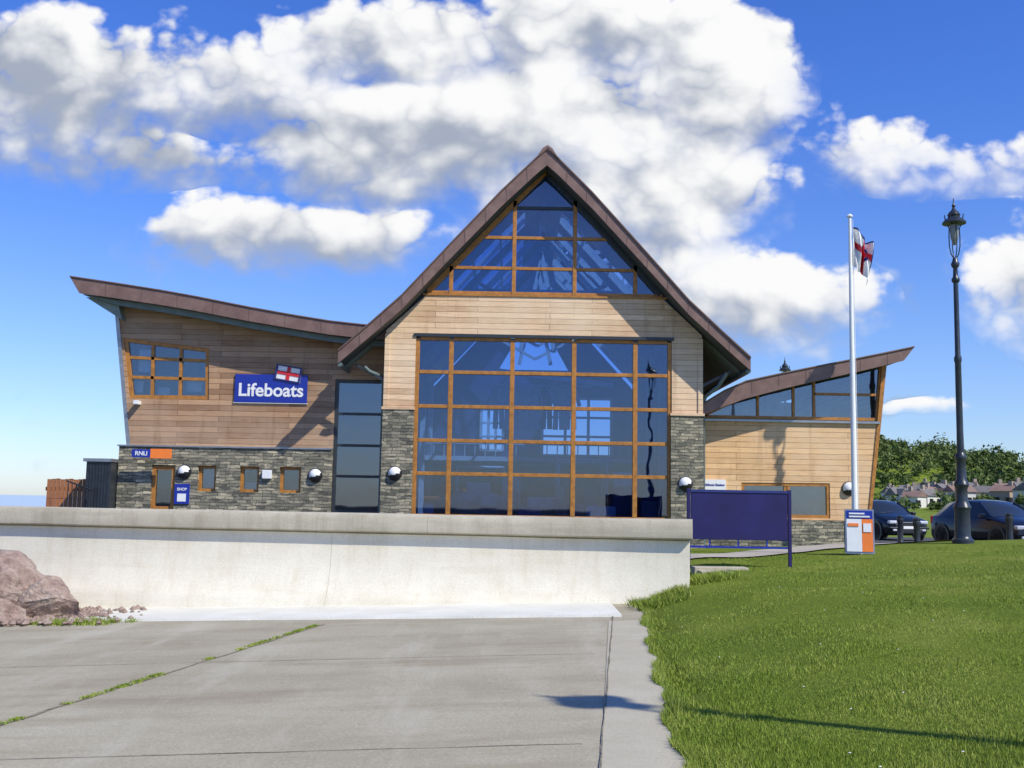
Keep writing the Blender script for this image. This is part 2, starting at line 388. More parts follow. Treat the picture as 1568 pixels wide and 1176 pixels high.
deck('hall_roof',0,5.1,YB+.07,YH+.3); deck('hall_roof_front',0,5.1,YH+.3,29.2); deck('hall_roof_ridge',0,.5,29.2,38.2); deck('hall_roof_lower',2.7,5.1,29.2,38.2); deck('hall_roof_rear',0,5.1,38.2,YE)
for s in (-1,1):
    for k in range(6):
        yy=29.2+9*k/5; bar('rooflight_bar',(CX+s*.5,yy,zroof(.5)-.12),(CX+s*2.7,yy,zroof(2.7)-.12),.12,.08,M_inwhite,ST)
    for d in (1.2,1.95): tube('rooflight_purlin',[(CX+s*d,29.2,zroof(d)-.15),(CX+s*d,38.2,zroof(d)-.15)],.05,M_inwhite,ST,4)
    mesh_obj('rooflight_glass',[(CX+s*.5,29.2,zroof(.5)-.05),(CX+s*2.7,29.2,zroof(2.7)-.05),(CX+s*2.7,38.2,zroof(2.7)-.05),(CX+s*.5,38.2,zroof(.5)-.05)],[(0,1,2,3)],M_glass,ST)
prism('verge_cap',[(x,z+.05) for x,z in top]+[(x,z+.002) for x,z in top[::-1]],YB-.04,YB+.16,M_seam,ST)
prism('ridge_cap',[(CX-.3,10.22),(CX-.12,10.5),(CX,10.58),(CX+.12,10.5),(CX+.3,10.22),(CX,10.52)],YB-.05,YE,M_copper,ST)
for k in range(1,10):
    for s in (-1,1):
        d=5.1*k/10; z=zroof(d); bar('seam',(CX+s*d,YB-.004,z-.02),(CX+s*(d-.02),YB-.004,z-th(d)*.95),.014,.008,M_seam,ST)
for yy in np.arange(YB+.9,29.2,.9):
    for s in (-1,1):
        pts=[(CX+s*d,yy,z+.01) for d,z in RP]; tube('standing_seam',pts,.018,M_seam,ST,4)
for s in (-1,1): tube('gutter',[(CX+s*5.06,YB+.05,4.93),(CX+s*5.06,YE,4.93)],.06,M_gutter,ST)
WL,WR=-3.21,4.79
u=lambda x:zroof(x-CX)-TH*.9
pw=[(WL,3.87),(WL,u(WL)),(-2.23,6.80),(3.81,6.80),(WR,u(WR)),(WR,3.87),(4.03,3.87),(4.03,5.76),(-2.45,5.76),(-2.45,3.87)]
prism('hall_cladding',pw,YH,YH+.18,M_hallwood,ST)
box('stone_pier_a',WL-.02,-2.45,YH-.07,YH+.3,-.2,3.87,M_stone,ST)
box('stone_pier_b',4.0,WR+.02,YH-.07,YH+.3,-.2,3.83,M_stone,ST)
box('pier_cap_a',WL-.05,-2.43,YH-.1,YH+.02,3.87,3.94,M_hallwood,ST); box('pier_cap_b',3.98,WR+.05,YH-.1,YH+.02,3.83,3.90,M_hallwood,ST)
box('corner_board_a',WL-.02,WL+.1,YH-.03,YH-.002,3.94,u(WL)-.1,M_hallwood,ST); box('corner_board_b',WR-.1,WR+.02,YH-.03,YH-.002,3.9,u(WR)-.1,M_hallwood,ST)
box('gable_sill',-2.3,3.9,YH-.03,YH+.1,6.802,6.85,M_frame,ST)
for nm,x in (('hall_side_a',WL),('hall_side_b',WR-.2)):
    box(nm+'_stone',x,x+.2,YH+.3,YE-.2,-.2,3.8,M_stone,ST); box(nm+'_wood',x,x+.2,YH+.18,YE-.2,3.8,u(WL)+.1,M_leftwood,ST)
    xi=x+.203 if x<0 else x-.003; xj=xi+.02 if x<0 else xi-.02
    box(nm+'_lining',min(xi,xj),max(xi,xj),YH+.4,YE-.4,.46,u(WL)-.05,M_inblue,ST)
FW=.115
xm=[-2.40,-1.55,0.0,1.56,3.11,3.98]; zb=[.45,1.24,2.29,3.12,3.98,4.85,5.70]
for x in xm:
    w=FW if x not in (xm[0],xm[-1]) else .10
    box('mullion',x-w/2,x+w/2,YH+.03,YH+.15,.45,5.70,M_frame,ST,.008)
for z in zb:
    for a,b in zip(xm[:-1],xm[1:]):
        box('transom',a+FW/2,b-FW/2,YH+.04,YH+.14,z-.045,z+.045,M_frame,ST,.006)
box('lower_glass',-2.40,3.98,YH+.09,YH+.10,.46,5.70,M_glass,ST)
box('window_head',-2.5,4.08,YH-.04,YH-.003,5.74,5.82,M_darkframe,ST)
box('door_sill',-2.45,4.03,YH-.02,YH+.2,.2,.45,M_stone,ST)
gz=[6.90,7.55,8.35,9.14]
for x in [-1.6,0.0,1.55,3.1]:
    zt=u(x)-.03
    box('gable_mullion',x-.05,x+.05,YH+.03,YH+.14,6.86,zt,M_frame,ST,.006)
for z in gz:
    d=0
    while u(CX+d)>z+.05 and d<4: d+=.02
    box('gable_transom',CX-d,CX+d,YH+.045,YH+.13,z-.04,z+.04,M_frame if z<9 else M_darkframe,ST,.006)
for s in (-1,1):
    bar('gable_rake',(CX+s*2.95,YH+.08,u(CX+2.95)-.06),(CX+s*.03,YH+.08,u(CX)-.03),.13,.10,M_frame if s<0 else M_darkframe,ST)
prism('gable_glass',[(CX-3.0,6.86),(CX+3.0,6.86),(CX+.0,u(CX))],YH+.085,YH+.095,M_glass,ST)
box('hall_floor',WL+.2,WR-.2,YH+.2,YE-.2,.2,.46,M_infloor,ST)
BW=[(CX-1.9,3.5,-.3,5.0),(CX+.35,3.35,CX+2.9,5.45)]
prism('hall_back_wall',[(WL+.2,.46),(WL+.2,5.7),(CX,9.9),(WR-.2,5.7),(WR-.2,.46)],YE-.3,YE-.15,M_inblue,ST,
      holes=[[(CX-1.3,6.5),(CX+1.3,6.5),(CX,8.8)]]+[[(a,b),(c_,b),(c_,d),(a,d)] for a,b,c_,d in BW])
for a,b,c_,d in BW:
    for k in range(4): 
        xx=a+(c_-a)*k/3; box('back_mullion',xx-.05,xx+.05,YE-.4,YE-.3,b,d,M_inwhite,ST)
    for k in range(4):
        zz=b+(d-b)*k/3; box('back_transom',a,c_,YE-.42,YE-.31,zz-.04,zz+.04,M_inwhite,ST)
for yy in (29.0,31.4,34.2,37.4):
    for s in (-1,1):
        bar('portal_rafter',(CX+s*3.6,yy,5.7),(CX+s*.05,yy,9.55),.17,.12,M_inwhite,ST)
        bar('portal_post',(CX+s*3.6,yy,.46),(CX+s*3.6,yy,5.75),.16,.16,M_inwhite,ST)
        bar('portal_strut',(CX+s*1.75,yy,7.55),(CX,yy,6.6),.09,.08,M_inwhite,ST)
        bar('portal_hanger',(CX+s*.55,yy,6.4),(CX,yy,9.0),.13,.07,M_inwhite,ST)
    bar('portal_tie',(CX-2.0,yy,7.35),(CX+2.0,yy,7.35),.08,.08,M_inwhite,ST)
bar('crane_rail',(CX-1.2,28.2,5.05),(CX+1.9,28.6,4.75),.12,.1,M_inwhite,ST); tube('hose_reel',[(CX+.6+.35*math.cos(a/8*6.28),29,4.6+.35*math.sin(a/8*6.28)) for a in range(9)],.05,M_inwhite,ST)
tube('ridge_beam',[(CX,YH+.5,9.3),(CX,YE-.4,9.3)],.09,M_inwhite,ST)
box('gallery_rail',WL+.2,WR-.2,35.6,35.7,3.5,3.58,M_inwhite,ST); box('gallery_floor',WL+.2,WR-.2,35.6,YE-.3,2.95,3.1,M_inwhite,ST)
for k in range(22): box('gallery_baluster',-2.9+k*.34,-2.87+k*.34,35.63,35.67,3.1,3.5,M_inwhite,ST)
rk=random.Random(3)
for k in range(11): box('kit_locker_%d'%k,-2.85+k*.66,-2.3+k*.66,35.0,35.5,.46,rk.uniform(1.5,2.6),rk.choice([M_inwhite,M_signblue,M_ingreen,M_inwhite,M_orange]),ST)
def drysuit(x,y,z,m):
    tube('drysuit_body',[(x,y,z),(x,y,z-.55)],.13,m,ST,8)
    for s in (-1,1): tube('drysuit_leg',[(x+s*.07,y,z-.5),(x+s*.09,y,z-1.15)],.075,m,ST,6); tube('drysuit_arm',[(x+s*.12,y,z-.02),(x+s*.24,y,z-.5)],.055,m,ST,6)
for k in range(7): drysuit(-.35+k*.33,29.6,4.75+.03*rk.random(),rk.choice([M_inwhite,M_ingreen,M_inblue,M_inwhite]))
tube('drying_rail',[(-.7,29.6,4.82),(2.2,29.6,4.82)],.03,M_inwhite,ST)

# ---- left wing
YW=27.9; k_=YW/28.5
S=lambda p:(p[0]*k_,1.6+(p[1]-1.6)*k_)
LW=[S(p) for p in [(-10.63,6.75),(-10.08,2.93)]]
winL=[S(p) for p in [(-10.40,5.80),(-8.10,5.55),(-8.04,4.18),(-10.15,4.17)]]
LINK0=S((-4.70,4.78))
LWc=[S(p) for p in [(-10.63,6.75),(-10.08,2.93),(-4.70,2.93),(-4.70,4.78),(-3.0,4.78),(-3.0,6.0),(-4.6,6.02),(-5.87,6.15),(-8.52,6.58)]]
prism('left_cladding',LWc,YW,YW+.2,M_leftwood,ST,holes=[winL])
corner=[S(p) for p in [(-10.70,6.75),(-10.60,6.75),(-10.05,2.93),(-10.15,2.93)]]
prism('left_corner_trim',corner,YW-.03,YW+.25,M_metal,ST)
small=[(-8.21,-7.73),(-7.11,-6.60),(-6.06,-5.50)]
holes=[[S(p) for p in [(a,1.75),(b,1.75),(b,2.43),(a,2.43)]] for a,b in small]
stn=[S(p) for p in [(-10.31,-.2),(-10.31,2.90),(-4.70,2.90),(-4.70,-.2),(-8.80,-.2),(-8.80,2.42),(-9.42,2.42),(-9.42,-.2)]]
prism('left_stone',stn,YW-.10,YW+.25,M_stone,ST,holes=holes)
box('stone_ledge',-10.13,-4.6,YW-.14,YW,2.872,2.91,M_metal,ST)
def winframe(name,poly,y,w=.09,dep=.1,mat=M_frame,glass=M_glass2,v=(),h=()):
    P=poly; n=len(P)
    cx=sum(p[0] for p in P)/n; cz=sum(p[1] for p in P)/n
    inner=[]
    for i in range(n):
        a=Vector(P[i-1]);b=Vector(P[i]);c=Vector(P[(i+1)%n])
        e1=(b-a).normalized(); e2=(c-b).normalized()
        n1=Vector((-e1.y,e1.x)); n2=Vector((-e2.y,e2.x))
        if n1.dot(Vector((cx,cz))-b)<0: n1=-n1
        if n2.dot(Vector((cx,cz))-b)<0: n2=-n2
        bi=(n1+n2); bi=bi/ bi.dot(n1) if abs(bi.dot(n1))>1e-4 else n1
        inner.append(tuple(b+bi*w))
    prism(name+'_frame',P,y,y+dep,mat,ST,holes=[inner])
    prism(name+'_glass',inner,y+dep*.5,y+dep*.5+.008,glass,ST)
    for (a,b) in list(v)+list(h): bar(name+'_bar',(a[0],y+dep*.45,a[1]),(b[0],y+dep*.45,b[1]),w*.8,dep*.7,mat,ST)
winframe('left_window',winL,YW+.03,.10,.12,v=[(S((-9.62,5.68)),S((-9.57,4.2))),(S((-8.86,5.6)),S((-8.83,4.2)))],h=[(S((-10.28,5.28)),S((-8.15,5.22))),(S((-10.2,4.75)),S((-8.1,4.72)))])
for (a,b),hh in zip(small,holes): winframe('small_window',hh,YW+.02,.075,.1)
box('left_room_back',-9.9,-3.4,YW+3.2,YW+3.3,.3,6.0,M_inwhite,ST); box('left_room_floor',-9.9,-3.4,YW+.3,YW+3.2,2.95,3.1,M_inwhite,ST)
box('left_room_lower_back',-9.9,-3.4,YW+2.2,YW+2.25,.3,2.95,M_inblue,ST)
prism('left_room_ceiling',[(-9.9,6.35),(-3.4,5.65),(-3.4,5.75),(-9.9,6.45)],YW+.25,YW+3.2,M_inwhite,ST)
for x,z,w,h in ((-9.85,4.85,.3,.6),(-9.95,4.3,.25,.3),(-8.55,4.35,.4,.35),(-9.3,4.25,.3,.2)): box('sun_catch_card',x,x+w,YW+.3,YW+.32,z,z+h,M_white,ST)  # white cards added close behind the glass to catch sun and brighten the window
box('left_blind',-7.98,-7.62,YW+.2,YW+.22,1.85,2.3,M_inwhite,ST); box('left_blind',-6.9,-6.5,YW+.25,YW+.27,1.75,2.0,M_inwhite,ST)
box('left_door_frame_a',-9.22,-9.13,YW-.04,YW+.12,.4,2.38,M_frame,ST); box('left_door_frame_b',-8.72,-8.62,YW-.04,YW+.12,.4,2.38,M_frame,ST)
box('left_door_head',-9.13,-8.72,YW-.03,YW+.11,2.28,2.38,M_frame,ST)
box('left_door_glass',-9.13,-8.72,YW+.03,YW+.04,1.35,2.28,M_glass2,ST); box('left_door_panel',-9.13,-8.72,YW+.02,YW+.06,.4,1.35,M_frame,ST)
lx0,lx1=LINK0[0],-3.25
for z in (4.66,3.82,3.0,2.2,1.3,.5): box('link_transom',lx0,lx1,YW+.05,YW+.13,z-.035,z+.035,M_darkframe,ST)
for x in (lx0+.04,lx1-.02): box('link_mullion',x-.05,x+.05,YW+.03,YW+.14,.3,4.72,M_darkframe,ST)
box('link_glass',lx0,lx1,YW+.08,YW+.09,.4,4.7,glassmat('link_glass',(.28,.38,.55),.14),ST)
box('link_stair_rail',lx0+.2,lx1-.2,YW+.8,YW+.85,2.3,2.42,M_red,ST)
def curveroof(name,tp,bt,y0,y1,mat,sof,par):
    prism(name+'_fascia',tp+bt[::-1],y0,y0+.06,mat,par)
    prism(name+'_deck',[(x,z-.015) for x,z in tp]+[(x,z+.14) for x,z in bt[::-1]],y0+.06,y1,mat,par)
    prism(name+'_soffit',[(x,z+.135) for x,z in bt]+[(x,z+.02) for x,z in bt[::-1]],y0+.062,y1,sof,par)
YF=27.2; kf=YF/28.5
SF=lambda p:(p[0]*kf,1.6+(p[1]-1.6)*kf)
lt=[SF(p) for p in [(-11.93,7.42),(-10.64,7.25),(-9.5,7.09),(-8.52,6.93),(-7.1,6.67),(-5.87,6.47),(-4.9,6.33),(-4.06,6.25),(-3.2,6.2)]]
lb=[SF(p) for p in [(-11.66,6.99),(-10.64,6.86),(-9.5,6.71),(-8.52,6.56),(-7.1,6.31),(-5.87,6.12),(-4.9,5.98),(-4.06,5.90),(-3.2,5.86)]]
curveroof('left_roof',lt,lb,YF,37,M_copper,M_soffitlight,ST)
prism('left_under_board',[lb[0]]+[(x,z-.01) for x,z in lb[1:]]+[(x,z-.15) for x,z in lb[1:][::-1]],YF+.22,YF+.30,M_gutter,ST)
for i in range(1,9):
    x=lt[0][0]+(lt[-1][0]-lt[0][0])*i/9
    z=np.interp(x,[p[0] for p in lt],[p[1] for p in lt]); bar('seam',(x,YF-.003,z),(x+.01,YF-.003,z-.34),.012,.006,M_seam,ST)
tube('left_roof_edge',[(x,YF-.01,z+.012) for x,z in lt],.022,M_seam,ST,4)
prism('left_tip_bracket',[SF(p) for p in [(-11.62,6.95),(-10.75,6.86),(-10.62,6.35)]],YF+.35,37,M_soffitlight,ST)
mesh_obj('left_end_wall',[(LW[1][0]+.02,YW+.2,LW[1][1]),(LW[0][0]+.02,YW+.2,LW[0][1]),(LW[0][0]+.02,37,LW[0][1]),(LW[1][0]+.02,37,LW[1][1])],[(0,1,2,3)],M_leftwood,ST)
box('left_end_stone',-10.09,-9.9,YW+.25,37,-.2,2.9,M_stone,ST)
box('bin_store',-10.75,-10.12,YW-.5,YW+1.6,.3,2.45,M_darkframe,ST); box('bin_store_top',-10.82,-10.1,YW-.56,YW+1.65,2.45,2.53,M_metal,ST)
for k in range(8): box('bin_slats',-10.72+k*.075,-10.69+k*.075,YW-.52,YW-.5,.4,2.4,M_lamp,ST)
tube('rainwater_pipe',[(-3.72,YB+.5,4.93),(-3.6,YB+.55,4.82),(-3.3,YH+.15,4.72),(-3.27,YH+.3,4.6),(-3.27,YH+.3,.5)],.05,M_gutter,ST,6)
tube('rainwater_pipe',[(5.4,YB+.5,4.93),(5.2,YB+.6,4.6),(4.9,YH+.15,4.35),(4.87,YH+.3,4.2),(4.87,YH+.3,.5)],.05,M_gutter,ST,6)
for s in (-1,1): bar('eave_bracket',(CX+s*4.0,YH+.05,4.6),(CX+s*4.75,YH+.05,5.0),.07,.07,M_darkframe,ST)
# ---- right wing
rt=[SF(p) for p in [(4.9,4.16),(5.14,4.32),(5.65,4.64),(6.24,4.91),(7.23,5.14),(8.1,5.33),(8.98,5.52),(9.9,5.72),(10.73,5.91)]]
rb=[SF(p) for p in [(4.9,3.86),(5.14,4.02),(5.65,4.24),(6.24,4.46),(7.23,4.74),(8.1,4.96),(8.98,5.17),(9.9,5.40),(10.45,5.55)]]
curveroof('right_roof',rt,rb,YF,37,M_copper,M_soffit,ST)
tube('right_roof_edge',[(x,YF-.01,z+.012) for x,z in rt],.022,M_seam,ST,4)
for i in range(1,7):
    x=rt[2][0]+(rt[-1][0]-rt[2][0])*i/7; z=np.interp(x,[p[0] for p in rt],[p[1] for p in rt]); bar('seam',(x,YF-.003,z),(x+.01,YF-.003,z-.3),.012,.006,M_seam,ST)
rw=[S(p) for p in [(4.8,1.28),(4.8,3.86),(9.75,3.88),(9.45,1.50),(9.2,1.28)]]
winR=[S(p) for p in [(6.09,1.33),(6.09,2.23),(8.42,2.25),(8.42,1.33)]]
prism('right_cladding',rw,YW,YW+.2,M_rightwood,ST,holes=[winR])
winframe('right_window',winR,YW+.02,.08,.1,v=[(S((7.25,1.35)),S((7.25,2.24))),(S((7.34,1.35)),S((7.34,2.24)))],h=[])
for k in range(12): box('blind_slat',winR[0][0]+.1,winR[2][0]-.1,YW+.35,YW+.37,1.38+k*.07,1.41+k*.07,M_inwhite,ST)
prism('right_stone',[S(p) for p in [(4.8,-.2),(4.8,1.27),(8.74,1.27),(8.74,-.2)]],YW-.1,YW+.25,M_stone,ST)
box('right_ledge',4.8,9.55,YW-.08,YW+.1,3.79,3.85,M_metal,ST)
cl=[S(p) for p in [(5.05,3.92),(5.05,4.0),(5.65,4.30),(6.24,4.56),(7.23,4.86),(8.98,5.28),(9.90,5.50),(9.75,3.92)]]
winframe('clerestory',cl,YW+.03,.08,.12,v=[(S((6.55,3.95)),S((6.55,4.62))),(S((7.50,3.95)),S((7.50,4.86))),(S((8.05,3.95)),S((8.05,5.0)))],h=[(S((8.05,4.62)),S((9.78,4.62)))])
prism('right_end_trim',[S(p) for p in [(9.86,5.45),(9.98,5.45),(9.80,3.88),(9.50,1.48),(9.42,1.48),(9.70,3.88)]],YW-.03,YW+.22,M_frame,ST)
mesh_obj('right_end_wall',[(9.25,YW+.2,1.5),(9.66,YW+.2,5.3),(9.66,37,5.3),(9.25,37,1.5)],[(0,1,2,3)],M_rightwood,ST)
box('right_room_back',5.0,9.2,YW+3,YW+3.1,.3,4.6,M_inwhite,ST); box('right_room_floor',5.0,9.2,YW+.25,YW+3,2.5,2.6,M_inwhite,ST)
box('right_end_stone',8.4,8.54,YW+.25,37,-.2,1.28,M_stone,ST)
def bulk2(x,z,y):
    V=[];F=[];mi=[];n=16;m=7
    for j in range(m+1):
        ph=math.pi/2*j/m
        for i in range(n):
            a=2*math.pi*i/n; r=.17*math.cos(ph); V.append((x+r*math.cos(a),y-.15*math.sin(ph),z+r*math.sin(a)))
    for j in range(m):
        for i in range(n):
            k=(i+1)%n; F.append((j*n+i,j*n+k,(j+1)*n+k,(j+1)*n+i)); zc=.17*math.cos(math.pi/2*(j+.5)/m)*math.sin(2*math.pi*(i+.5)/n-.35)
            mi.append(0 if zc>-.02 else 1)
    mesh_obj('wall_light',V,F,[M_white,M_black],ST,mi,True)
    lathe('wall_light_ring',[(.185,0),(.185,.03),(.165,.035)],M_black,ST,18,(x,y,z),'Y')
bulk2(*S((-8.56,2.25)),YW-.1); bulk2(*S((-5.12,2.22)),YW-.1); bulk2(-2.88,2.27,YH-.07); bulk2(4.36,2.14,YH-.07); bulk2(*S((8.92,2.12)),YW)
box('alarm_box',S((-6.5,0))[0],S((-6.26,0))[0],YW-.2,YW-.1,2.10,2.32,M_white,ST,.01)
box('floodlight',-9.75,-9.62,YW-.25,YW,3.95,4.05,M_white,ST,.01)
a=S((-7.36,4.12)); b=S((-5.43,4.87))
box('lifeboats_sign_board',a[0],b[0],YW-.05,YW-.01,a[1],b[1],M_signblue,ST,.01)
text('lifeboats_sign_text','Lifeboats',.47,(a[0]+b[0])/2,YW-.056,a[1]+.17,M_white,ST,.010,'CENTER')
box('sign_border',a[0]-.02,b[0]+.02,YW-.04,YW-.012,a[1]-.02,a[1]-.003,M_white,ST)
ex,ez=-5.82,4.83
def tilted(nm,x0,x1,z0,z1,y,mat):
    c,s=math.cos(.16),math.sin(-.16); P=[(ex+(x*c-z*s),ez+(x*s+z*c)) for x,z in ((x0,z0),(x1,z0),(x1,z1),(x0,z1))]
    prism(nm,P,y,y+.006,mat,ST)
tilted('emblem_white',-.34,.34,-.2,.2,YW-.066,M_white); tilted('emblem_red_v',-.05,.05,-.2,.2,YW-.074,M_red); tilted('emblem_red_h',-.34,.34,-.045,.045,YW-.078,M_red)
tilted('emblem_navy_h',-.34,.34,-.2,-.17,YW-.083,M_navy); tilted('emblem_navy_h',-.34,.34,.17,.2,YW-.083,M_navy)
tilted('emblem_navy_v',-.34,-.29,-.19,.19,YW-.086,M_navy); tilted('emblem_navy_v',.29,.34,-.19,.19,YW-.086,M_navy)
box('entrance_sign_blue',-9.62,-9.15,YW-.5,YW-.45,2.58,2.78,M_signblue,ST); box('entrance_sign_orange',-9.148,-8.62,YW-.5,YW-.45,2.56,2.80,M_orange,ST)
text('entrance_text','RNLI',.15,-9.38,YW-.505,2.63,M_white,ST,.003,'CENTER')
box('poster_panel',-8.60,-8.22,YW-.14,YW-.1,1.42,1.93,M_signblue,ST); box('poster_sheet',-8.52,-8.30,YW-.15,YW-.142,1.48,1.68,M_white,ST); text('poster_text','SHOP',.10,-8.41,YW-.146,1.76,M_white,ST,.002,'CENTER')
box('name_plate',4.95,5.55,YW-.05,YW-.01,2.02,2.28,M_white,ST); text('name_plate_text','Lifeboat Station',.085,5.25,YW-.056,2.12,M_signblue,ST,.001,'CENTER')

# ------------------------------------------------------------------ boat and tractor inside
BT=empty('inflatable_lifeboat')
bx,by,bz=-.9,29.2,1.35
pts=[(bx-1.0,by+4,bz),(bx-1.05,by+1.5,bz),(bx-.85,by+.3,bz+.12),(bx-.35,by-.4,bz+.25),(bx,by-.55,bz+.3),(bx+.35,by-.4,bz+.25),(bx+.85,by+.3,bz+.12),(bx+1.05,by+1.5,bz),(bx+1.0,by+4,bz)]
tube('tube',pts,.26,simple('tube_grey',(.6,.62,.65),.5),BT,8)
mesh_obj('hull',[(bx-.85,by+.3,bz),(bx+.85,by+.3,bz),(bx,by-.3,bz-.1),(bx-.9,by+4,bz-.1),(bx+.9,by+4,bz-.1),(bx,by+4,bz-.6),(bx,by+.8,bz-.55)],[(2,0,6),(2,6,1),(0,3,5,6),(1,6,5,4),(0,2,1,4,3)],M_orange,BT)
box('console',bx-.35,bx+.35,by+1.3,by+1.9,bz-.1,bz+.8,M_inwhite,BT,.05); tube('roll_bar',[(bx-.7,by+3.4,bz),(bx-.7,by+3.4,bz+1.3),(bx+.7,by+3.4,bz+1.3),(bx+.7,by+3.4,bz)],.05,M_inwhite,BT)
for s in (-.4,.4): box('trailer_wheel',bx+s*2-.12,bx+s*2+.12,by+1.6,by+2.3,.46,1.1,M_tyre,BT,.1)
TR=empty('launch_tractor'); tx,ty=2.1,30
box('body',tx-.4,tx+.4,ty,ty+1.6,.9,1.6,M_signblue,TR,.06); box('cab_roof',tx-.75,tx+.75,ty+1.3,ty+2.9,2.75,2.9,M_inwhite,TR,.05)
for a in (-.7,.7):
    for b in (1.35,2.85): box('cab_post',tx+a-.04,tx+a+.04,ty+b-.04,ty+b+.04,1.5,2.75,M_inwhite,TR)
    lathe('rear_wheel',[(.2,-.2),(.62,-.2),(.7,-.12),(.7,.12),(.62,.2),(.2,.2)],M_tyre,TR,22,(tx+a*1.25,ty+2.2,1.16),'X')
    lathe('front_wheel',[(.15,-.14),(.4,-.14),(.45,0),(.4,.14),(.15,.14)],M_tyre,TR,20,(tx+a,ty+.3,.91),'X')
box('cab_lower',tx-.7,tx+.7,ty+1.4,ty+2.8,1.0,1.6,M_signblue,TR,.05)
FU=empty('shop_display')
for i,(x,y,w,h,m) in enumerate(((-2.25,27.5,.35,1.5,M_white),(-1.3,27.7,.3,1.6,M_ingreen),(-.8,27.9,.5,1.75,M_inwhite),(.15,27.6,.7,1.45,M_signblue),(.4,28.2,.9,1.7,M_inwhite),(1.15,27.7,.3,2.0,M_ingreen),(1.9,27.6,.85,1.5,M_inwhite),(2.25,27.9,.4,1.75,M_orange),(3.35,27.6,.4,2.0,M_inblue),(2.7,28.6,.6,2.4,M_inwhite))):
    box('stand_%d'%i,x,x+w,y,y+.4,.46,h*.85,M_infloor,FU); box('item_%d'%i,x+.04,x+w-.04,y+.02,y+.3,h*.85,h+.05,m,FU,.05)

# ------------------------------------------------------------------ fence left
FE=empty('timber_fence')
for k in range(14):
    x=-12.1+k*.115; box('board_%d'%k,x,x+.1,28.3,28.33,.3,2.0+.01*(k%3),M_fence,FE)
box('rail',-12.15,-10.5,28.335,28.38,1.7,1.8,M_fence,FE); box('rail_low',-12.15,-10.5,28.335,28.38,.8,.9,M_fence,FE)
RA=empty('metal_railing')
for k in range(7):
    x=-11.1+k*.1; tube('bar_%d'%k,[(x,27.2,.3),(x,27.2,1.9-.03*k)],.012,M_black,RA,4)
tube('top',[(-11.15,27.2,1.95),(-10.45,27.2,1.72)],.02,M_black,RA,4)

# ------------------------------------------------------------------ blue board on posts
SB=empty('notice_board')
ys_=19.0
for x in (3.13,4.90):
    g=hground(x,ys_); box('post',x-.028,x+.028,ys_-.03,ys_+.03,g-.1,1.90,M_boardblue,SB,.004)
box('board',3.17,4.86,ys_-.02,ys_+.02,1.02,1.86,M_boardblue,SB,.006)
box('board_rail_top',3.158,4.872,ys_-.035,ys_-.021,1.84,1.885,M_navy,SB)
box('lower_rail',3.16,4.87,ys_-.02,ys_+.02,.875,.91,M_signblue,SB)
for x in (3.5,4.0,4.5): box('strut',x-.012,x+.012,ys_-.01,ys_+.01,.91,1.02,M_signblue,SB)

# ------------------------------------------------------------------ sandwich board
AB=empty('sandwich_board',(7.05,21.9,hground(7.05,21.9)),math.radians(-14))
def lean(nm,x0,x1,z0,z1,d,mat,side=-1,th=.012):
    tl=.14; f=lambda z:side*(.17-z*tl)
    V=[]
    for z in (z0,z1):
        for x in (x0,x1):
            for e in (0,th): V.append((x,f(z)+side*(d+e),z))
    F=[(0,2,6,4),(1,5,7,3),(0,1,3,2),(4,6,7,5),(0,4,5,1),(2,3,7,6)]
    return mesh_obj(nm,V,F,mat,AB)
lean('panel',-.28,.28,.02,.90,0,M_metal); lean('panel_back',-.28,.28,.02,.90,0,M_metal,1)
lean('poster_blue',-.25,.25,.71,.87,.014,M_signblue); lean('poster_white',-.25,.04,.06,.705,.014,M_white); lean('poster_orange',.042,.25,.06,.705,.014,M_orange)
lean('poster_strip',-.2,.2,.74,.77,.028,M_white); lean('poster_strip',-.2,.1,.80,.83,.028,M_white); lean('photo',.07,.22,.45,.62,.028,M_white); lean('text_strip',-.22,-.02,.56,.62,.028,M_orange)

# ------------------------------------------------------------------ flagpole + flag
FP=empty('flagpole'); g=hground(7.0,22)
lathe('pole',[(.065,0),(.06,1.2),(.05,4),(.032,6.95)],M_white,FP,16,(7.0,22,g))
lathe('finial',[(.0,-.02),(.06,.0),(.065,.02),(.04,.05),(0,.07)],M_white,FP,14,(7.0,22,g+6.97))
lathe('base_plate',[(.14,0),(.14,.05),(.09,.08),(.08,.3),(.06,.32)],M_white,FP,16,(7.0,22,g))
tube('halyard',[(7.07,21.97,g+.9),(7.05,21.97,g+6.9)],.006,M_white,FP,4)
V=[];F=[];mi=[];nu,nv=48,40
for j in range(nv+1):
    for i in range(nu+1):
        s=i/nu; tt=j/nv
        x=7.045+.42*(s**.95); drop=.42*(s**1.1)
        y=22+.12*math.sin(s*11+tt*2.2)*s**.5+.05*math.sin(s*19-tt*5)
        z=7.46-.80*tt-drop+.05*math.sin(s*8+tt*3)
        x-=.12*tt*s; V.append((x,y,z))
for j in range(nv):
    for i in range(nu):
        a=j*(nu+1)+i; F.append((a,a+1,a+nu+2,a+nu+1)); s=(i+.5)/nu; tt=(j+.5)/nv
        bd=tt<.04 or (s>.955 and tt<.6)
        cr=abs(s-.62)<.07 or abs(tt-.42)<.075
        q=((s-.62)/.24)**2+((tt-.42)/.26)**2
        mi.append(2 if bd else (1 if cr and s>.12 else (2 if .25<q<.85 and s>.4 else 0)))
mesh_obj('flag',V,F,[M_white,M_red,M_navy],FP,mi,True)

